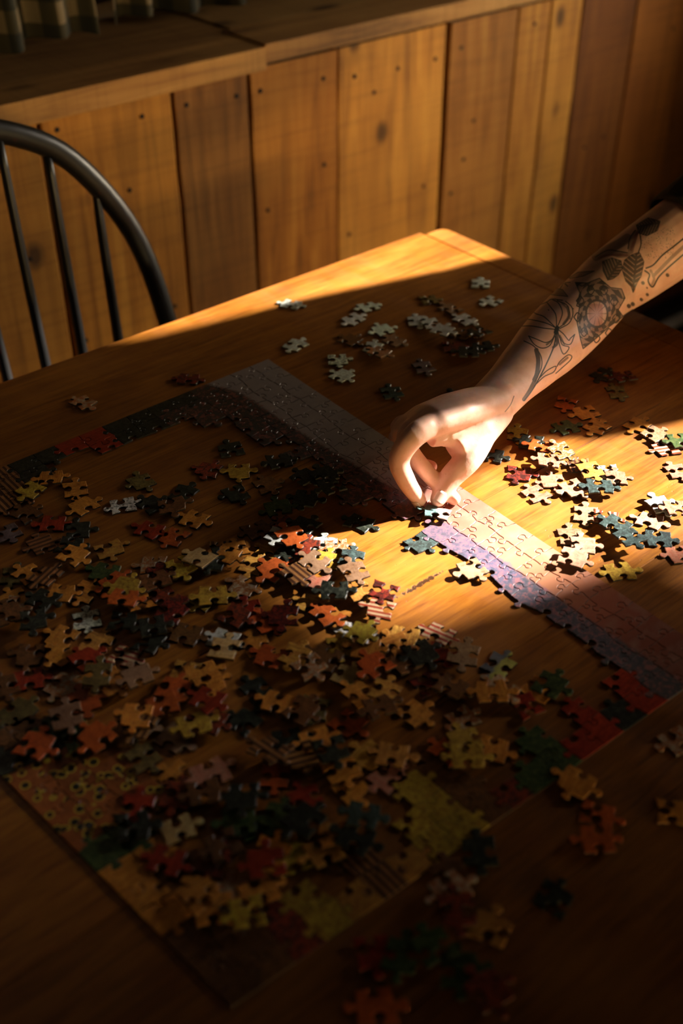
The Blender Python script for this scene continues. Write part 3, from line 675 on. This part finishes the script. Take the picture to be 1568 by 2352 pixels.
# palm
kc = im + across * .43
palm = [W.lerp(EL, .06), W, W.lerp(kc, .22) + Vector((0, 0, .003)), W.lerp(kc, .5) + Vector((0, 0, .004)), W.lerp(kc, .78) + Vector((0, 0, .003)), kc + Vector((.004, 0, -.001)), kc + Vector((-.006, 0, -.006))]
tube(palm, [(.024, .0185), (.0250, .019), (.030, .0198), (.037, .0195), (.041, .0172), (.041, .0135), (.037, .009)], 24, bm, side=wid)
def finger(pts, rads):
    n = 5; cp = catmull(pts, n); rr = []
    for i in range(len(pts) - 1):
        for k in range(n): rr.append(rads[i] + (rads[i + 1] - rads[i]) * k / n)
    rr.append(rads[-1])
    d = (cp[-1] - cp[-2]).normalized(); R = rads[-1]
    for a in (.35, .65, .85, .97): cp.append(cp[len(rr) - 1] + d * R * a) if False else None
    tip = cp[-1]
    for a in (.4, .7, .9): cp.append(tip + d * R * a); rr.append(R * math.sqrt(1 - a * a))
    tube(cp, rr, 16, bm)
mc = lambda f: im + across * f
finger([W.lerp(mc(0), .55), mc(0), ip, idp, it], [.012, .0116, .0102, .0091, .0072])
finger([W.lerp(mc(.33), .55), mc(.33), pv(938, 1030, .048), pv(992, 1098, .026), pv(1043, 1146, .0085)], [.012, .0112, .0092, .0082, .0066])
finger([W.lerp(mc(.66), .55), mc(.66), pv(925, 1015, .036), pv(958, 1062, .022), pv(990, 1072, .020)], [.012, .0105, .0088, .0078, .0064])
finger([W.lerp(mc(1.0), .55), mc(1.0), pv(938, 985, .036), pv(915, 997, .022), pv(903, 1003, .012)], [.011, .0095, .0078, .0068, .0056])
tc_, tm, ti, tt = pv(1112, 978, .056), pv(1080, 1048, .042), pv(1034, 1098, .026), pv(1006, 1146, .011)
tube([mc(.05).lerp(W, .30) + Vector((0, -.004, -.010)), tm.lerp(W, .45) + Vector((.0, .004, .004)), tm + Vector((.010, .004, .002))], [.013, .0165, .012], 16, bm)
tube([mc(.1).lerp(W, .12) + Vector((.004, -.003, -.009)), tm.lerp(mc(.1), .45) + Vector((.010, .006, .004)), tm + Vector((.008, .006, .001))], [.011, .0105, .010], 16, bm)
tube([W + Vector((.004, -.004, -.004)), tc_.lerp(tm, .35) + Vector((.0, .004, .002)), tm.lerp(mc(.2), .3)], [.020, .019, .012], 18, bm)
finger([W.lerp(tc_, .4), tc_, tm, ti, tt], [.014, .0158, .0132, .0115, .0080])
# web between thumb and index
tube([tm.lerp(W, .35), tm.lerp(mc(.1), .35) + Vector((.010, .004, .008)), mc(.15) + Vector((.014, 0, -.004))], [(.012, .010), (.0095, .008), (.012, .009)], 14, bm)
tube([tc_ + Vector((.012, .004, .002)), tc_.lerp(mc(.4), .35), tc_.lerp(mc(.5), .6)], [.014, .018, .012], 14, bm)
tmp = bpy.data.meshes.new('arm_tmp'); bmesh.ops.recalc_face_normals(bm, faces=bm.faces[:]); bm.to_mesh(tmp); bm.free()
to = bpy.data.objects.new('arm_tmp', tmp); C.objects.link(to)
rm = to.modifiers.new('r', 'REMESH'); rm.mode = 'VOXEL'; rm.voxel_size = .0012
sm = to.modifiers.new('s', 'SMOOTH'); sm.factor = .5; sm.iterations = 16
ss = to.modifiers.new('u', 'SUBSURF'); ss.levels = 1; ss.render_levels = 1
dg = bpy.context.evaluated_depsgraph_get(); me = bpy.data.meshes.new_from_object(to.evaluated_get(dg))
bpy.data.objects.remove(to); bpy.data.meshes.remove(tmp); me.name = 'arm'; me.materials.clear()
nv = len(me.vertices); co = np.empty(nv * 3, np.float32); me.vertices.foreach_get('co', co); co = co.reshape(-1, 3).astype(float)
no = np.empty(nv * 3, np.float32); me.vertices.foreach_get('normal', no); no = no.reshape(-1, 3)
vx, vy = to_photo(co); facing = ((np.array([CAM[0], CAM[1], CAM[2] + TZ]) - co) * no).sum(1) > 0
cx, cy = (vx - 1100) * 3.35, (vy - 380) * 3.35     # tattoo drawing frame
ink = np.zeros(nv); red = np.zeros(nv); reg = facing & (vx > 1150)
def stroke(pts, wd_, val=1.0, arr=None, smooth=True):
    arr = ink if arr is None else arr
    if smooth and len(pts) > 2: pts = [(p.x, p.y) for p in catmull([(a, b, 0) for a, b in pts], 5)]
    pts = np.array(pts, float); lo = pts.min(0) - wd_ - 4; hi = pts.max(0) + wd_ + 4
    idx = np.where(reg & (cx > lo[0]) & (cx < hi[0]) & (cy > lo[1]) & (cy < hi[1]))[0]
    if not len(idx): return
    X, Y = cx[idx], cy[idx]; d = np.full(len(idx), 1e9)
    for (x0, y0), (x1, y1) in zip(pts[:-1], pts[1:]):
        dx, dy = x1 - x0, y1 - y0; t = np.clip(((X - x0) * dx + (Y - y0) * dy) / (dx * dx + dy * dy + 1e-9), 0, 1)
        d = np.minimum(d, np.hypot(X - x0 - t * dx, Y - y0 - t * dy))
    arr[idx] = np.maximum(arr[idx], val * np.clip((wd_ / 2 + 1.5 - d) / 3.0, 0, 1))
def inside(poly):
    poly = np.array(poly, float); r = np.zeros(nv, bool); idx = np.where(reg & (cx > poly[:, 0].min()) & (cx < poly[:, 0].max()) & (cy > poly[:, 1].min()) & (cy < poly[:, 1].max()))[0]
    X, Y = cx[idx], cy[idx]; ins = np.zeros(len(idx), bool)
    for (x0, y0), (x1, y1) in zip(poly, np.roll(poly, -1, 0)):
        cnd = ((y0 > Y) != (y1 > Y)) & (X < (x1 - x0) * (Y - y0) / (y1 - y0 + 1e-9) + x0); ins ^= cnd
    r[idx[ins]] = True; return r
def fill(poly, val, outline=7): r = inside(poly); ink[r] = np.maximum(ink[r], val); stroke(list(poly) + [poly[0]], outline, .95, smooth=False)
def leaf(poly, a, b_, n=7):
    fill(poly, .88, 9); a = np.array(a, float); b_ = np.array(b_, float); r = inside(poly); d = b_ - a; ln = np.hypot(*d); d /= ln; nn = np.array([-d[1], d[0]])
    t = (cx - a[0]) * d[0] + (cy - a[1]) * d[1]; s = (cx - a[0]) * nn[0] + (cy - a[1]) * nn[1]
    v = np.abs(((t + np.abs(s) * .7) / (ln / n)) % 1 - .5) < .13; v &= np.abs(s) > 8
    ink[r & v] = .45
for pts in ([(590, 1250), (520, 1215), (420, 1190), (345, 1180)], [(440, 1085), (520, 1050), (560, 1028), (640, 1038)], [(580, 1240), (500, 1165), (435, 1140), (415, 1115), (450, 1080)],
            [(595, 1240), (590, 1150), (550, 1090), (518, 1050)], [(560, 1030), (610, 1060), (640, 1130), (620, 1200), (600, 1240)], [(600, 1040), (680, 1080), (690, 1160), (650, 1220), (610, 1250)],
            [(665, 1045), (712, 1090), (720, 1150), (690, 1215), (620, 1255)], [(590, 1262), (500, 1252), (400, 1235), (310, 1238)], [(380, 1312), (420, 1372), (480, 1405), (540, 1388), (572, 1330), (590, 1280)],
            [(380, 1312), (450, 1340), (510, 1362), (560, 1340), (590, 1280)], [(605, 1280), (622, 1330), (660, 1372), (705, 1372), (735, 1300)], [(735, 1300), (702, 1330), (688, 1345), (650, 1298), (615, 1268)],
            [(600, 1290), (618, 1380), (650, 1452), (692, 1400), (640, 1380), (620, 1320)], [(345, 1350), (420, 1390), (472, 1460), (482, 1540), (452, 1620), (430, 1665)],
            [(600, 1545), (620, 1510), (680, 1460), (712, 1468), (700, 1500), (640, 1555), (590, 1600)], [(460, 1640), (520, 1580), (590, 1545), (572, 1590), (500, 1625), (440, 1680)]):
    stroke(pts, 8)
stroke([(680, 1090), (690, 1160), (650, 1220)], 22, .8); stroke([(640, 1060), (690, 1120), (700, 1180)], 14, .6)
stroke([(440, 1420), (455, 1500), (445, 1600), (425, 1650)], 34, .9); stroke([(600, 1250), (590, 1285)], 34); stroke([(560, 1345), (520, 1378)], 16, .8); stroke([(620, 1310), (655, 1375)], 14, .8)
stroke([(595, 1290), (575, 1390), (525, 1510), (460, 1640), (400, 1740), (345, 1810)], 11); stroke([(590, 1320), (600, 1370), (570, 1400)], 20, .9)
stroke([(430, 1650), (385, 1740), (345, 1800)], 30, .85); stroke([(268, 1775), (242, 1840), (200, 1895)], 7, .8); stroke([(620, 1530), (680, 1480)], 18, .7)
fill([(690, 865), (760, 822), (885, 812), (800, 852), (700, 870)], .55); fill([(530, 992), (585, 945), (640, 955), (682, 1008), (600, 1000)], .6)
stroke([(620, 950), (650, 905), (680, 930), (660, 900), (700, 900)], 8, .8, smooth=False)
# mandala
mand = [(740, 900), (830, 905), (925, 868), (1010, 940), (1095, 950), (1122, 1020), (1070, 1110), (1105, 1160), (1180, 1110), (1000, 1240), (900, 1330), (800, 1410), (778, 1330), (752, 1200), (772, 1090), (750, 1080), (775, 980)]
r = inside(mand); dx, dy = cx - 905, cy - 1140; rr_ = np.hypot(dx, dy * .8); thh = np.arctan2(dy * .8, dx)
pat = .80 + .20 * np.sign(np.sin(10 * thh + np.sin(rr_ * .05) * 2) * np.sin(rr_ * .085)); center = rr_ < 75
pat = np.where(center, .30 + .45 * (np.abs(np.sin(5 * thh)) < .25), pat); pat = np.where((rr_ > 75) & (rr_ < 90), 1.0, pat)
ink[r] = np.maximum(ink[r], pat[r] * .93); stroke(mand + [mand[0]], 8, smooth=False)
for k in range(9):
    a = k * .7 - 2.6; x1, y1 = 905 + 150 * math.cos(a), 1140 + 190 * math.sin(a); stroke([(x1 - 28, y1), (x1, y1 - 34), (x1 + 28, y1), (x1, y1 + 34), (x1 - 28, y1)], 9)
stroke([(740, 900), (790, 930), (830, 905), (850, 960)], 8, smooth=False); red[inside([(840, 1060), (950, 1070), (950, 1290), (850, 1290)])] = .5
leaf([(950, 740), (1020, 712), (1090, 735), (1100, 790), (1070, 840), (1030, 870), (990, 880), (955, 810)], (1080, 740), (990, 880), 6)
leaf([(1100, 800), (1120, 730), (1170, 690), (1230, 670), (1266, 740), (1245, 850), (1215, 900), (1185, 975), (1170, 930), (1130, 890)], (1210, 680), (1185, 970), 8)
leaf([(1210, 460), (1300, 405), (1390, 430), (1370, 500), (1290, 540), (1230, 520)], (1230, 470), (1385, 440), 7)
stroke([(900, 715), (1000, 672), (1080, 690), (1140, 685)], 40, .55); stroke([(920, 712), (1000, 690), (1135, 690)], 18, .7, red); stroke([(1165, 660), (1180, 600), (1205, 520)], 44, .5); stroke([(1170, 650), (1190, 590), (1215, 520)], 22, .7, red)
stroke([(890, 705), (990, 652), (1080, 662), (1140, 672)], 9); stroke([(1145, 640), (1160, 560), (1200, 500)], 9); stroke([(1235, 520), (1245, 600), (1225, 670)], 9); stroke([(1140, 560), (1080, 600), (1000, 640), (900, 700)], 70, .55)
for (x1, y1, r1) in ((1258, 902, 26), (1447, 842, 26), (1292, 992, 22), (1246, 1030, 24), (1290, 940, 12), (1150, 1080, 30), (1180, 1065, 30), (532, 1110, 8), (722, 1100, 8)): stroke([(x1, y1), (x1 + 3, y1 + 4)], r1, .9, smooth=False)
rs = random.Random(4)
for _ in range(150): x1, y1 = rs.uniform(1240, 1500), rs.uniform(480, 720); stroke([(x1, y1), (x1 + 1, y1)], 5, .8, smooth=False)
stroke([(1285, 790), (1340, 765), (1410, 690), (1500, 620), (1600, 540)], 12); stroke([(1275, 810), (1310, 840), (1300, 890), (1335, 935), (1380, 860), (1450, 790), (1600, 660)], 12)
stroke([(1340, 850), (1400, 790), (1500, 690), (1600, 600)], 26, .55); stroke([(1320, 810), (1345, 870), (1330, 920)], 20, .5)
att = me.color_attributes.new('ink', 'FLOAT_COLOR', 'POINT'); arr = np.zeros((nv, 4), np.float32); arr[:, 0] = np.clip(ink, 0, 1); arr[:, 1] = np.clip(red, 0, 1); arr[:, 3] = 1
att.data.foreach_set('color', arr.ravel())
person = empty('person', (.75, -.40, 0)); tag(person, 'person in a dark shirt reaching a tattooed arm across the table to the puzzle', 'person')
obj('arm', me, M_SKIN, person, (-.75, .40, 0), smooth=True)
po = Vector((.75, -.40, 0))
# fingernails
M_NAILSKIN = simple('fingernail', (0.72, 0.50, 0.42), 0.3, bumps=0)
def nail(p, d, up, w, l, r):
    bm = bmesh.new(); d = Vector(d).normalized(); up = Vector(up); up = (up - d * up.dot(d)).normalized(); sd_ = d.cross(up); g = []
    for i in range(7):
        row = []
        for j in range(7):
            t = j / 6 - .5; s = (i / 6 - .5); ww = w * math.sqrt(max(.12, 1 - (abs(s) * 1.75) ** 4)); ang = t * ww / r
            row.append(bm.verts.new(p - po + d * (s * l) + sd_ * (math.sin(ang) * r) + up * (math.cos(ang) * r)))
        g.append(row)
    for i in range(6):
        for j in range(6): bm.faces.new((g[i][j], g[i + 1][j], g[i + 1][j + 1], g[i][j + 1]))
    o = obj('fingernail', bm, M_NAILSKIN, person, smooth=True); md = o.modifiers.new('t', 'SOLIDIFY'); md.thickness = .0005
view = Vector((CAM[0], CAM[1], CAM[2] + TZ))
nail(ti.lerp(tt, .95), tt - ti, (-.25, -.55, .8), .011, .0125, .0088)
nail(idp.lerp(it, 1.0), it - idp, (-1, -.15, .15), .009, .010, .0072)

# sleeve, shirt body
def cloth_mat():
    m, nt, b = mat('dark_shirt_cloth'); g = nt.nodes.new('ShaderNodeTexCoord').outputs['Object']
    f = noise(nt, g, 45, 4); c = mixc(nt, f, (0.008, 0.009, 0.006), (0.028, 0.026, 0.015)); L(nt, c, b.inputs['Base Color']); b.inputs['Roughness'].default_value = .9
    bump(nt, b, noise(nt, g, 18, 3, .6, 1.0), .6, .01); return m
M_SHIRT = cloth_mat()
d = (SH - EL).normalized(); s0 = EL.lerp(SH, .40); bm = bmesh.new()
pts = [s0 - po, s0 + d * .006 - po, s0 + d * .03 - po, EL.lerp(SH, .75) - po, SH - po, SH.lerp(Vector((.90, -.36, 1.24)), .75) - po]
n = 40; rings = []
for i, p in enumerate(pts):
    t = (pts[min(i + 1, 5)] - pts[max(i - 1, 0)]).normalized(); a = Vector((0, 0, 1)); a = (a - t * a.dot(t)).normalized(); c = t.cross(a); R = [.0500, .0525, .056, .062, .067, .076][i]
    rings.append([bm.verts.new(p + (a * math.cos(2 * math.pi * k / n) + c * math.sin(2 * math.pi * k / n)) * (R + .0016 * math.sin(k * 5 * 2 * math.pi / n + i))) for k in range(n)])
for i in range(5):
    for k in range(n): bm.faces.new((rings[i][k], rings[i][(k + 1) % n], rings[i + 1][(k + 1) % n], rings[i + 1][k]))
o = obj('sleeve', bm, M_SHIRT, person, smooth=True); md = o.modifiers.new('t', 'SOLIDIFY'); md.thickness = .0018
# torso: leaning over the table end, far side of the shoulder
bm = bmesh.new()
tz = [(.62, -.50, .17), (.75, -.50, .18), (.85, -.50, .20), (.95, -.505, .22), (1.06, -.508, .233), (1.12, -.503, .228), (1.19, -.483, .203), (1.26, -.503, .211), (1.32, -.515, .230), (1.385, -.517, .229), (1.41, -.51, .14), (1.425, -.50, .055)]
tube([Vector((.98 - (z - .62) * .10, yy, z)) - po for z, yy, _ in tz], [(w_, min(.105, w_ * .55)) for _, _, w_ in tz], 28, bm, side=(0, 1, 0))
obj('shirt', bm, M_SHIRT, person, smooth=True)
hb = bmesh.new(); bmesh.ops.create_uvsphere(hb, u_segments=24, v_segments=16, radius=.1)
for v in hb.verts:
    v.co = Vector((v.co.x * .95, v.co.y * .76, v.co.z * 1.2))
    if v.co.z < 0: v.co.x -= .012 * (-v.co.z / .12)
bmesh.ops.translate(hb, verts=hb.verts[:], vec=Vector((.84, -.50, 1.58)) - po)
tube([Vector((.90, -.50, 1.40)) - po, Vector((.87, -.50, 1.52)) - po], .052, 20, hb)
obj('head', hb, M_SKIN, person, smooth=True)
hb = bmesh.new(); bmesh.ops.create_uvsphere(hb, u_segments=24, v_segments=16, radius=.11)
for v in hb.verts: v.co = Vector((v.co.x * .95, v.co.y * .8, v.co.z * 1.15))
bmesh.ops.translate(hb, verts=hb.verts[:], vec=Vector((.865, -.50, 1.60)) - po)
obj('hair', hb, M_SHIRT, person, smooth=True)
tube_leg = bmesh.new()
for sy in (-.1, .1):
    tube([Vector((.98, -.50 + sy * .8, .70)) - po, Vector((.98, -.50 + sy, .48)) - po, Vector((.97, -.50 + sy, .25)) - po, Vector((.98, -.50 + sy, .03)) - po], [.095, .08, .06, .05], 18, tube_leg)
obj('trousers', tube_leg, M_SHIRT, person, smooth=True)

# the piece between finger and thumb
r = random.Random(21); me = piece_mesh('puzzle_piece', loose_poly(r), .0001)
hp = P(1004, 1178, .006)
o = obj('puzzle_piece', me, PM['split'], None, (hp.x, hp.y, TZ + .0048), (.16, -.12, 2.2)); o.color = (.56, .30, .25, 1); o['second'] = (.10, .17, .165)
tag(o, 'pink-and-teal puzzle piece held tilted under the fingertips at the sky strip', 'puzzle piece')
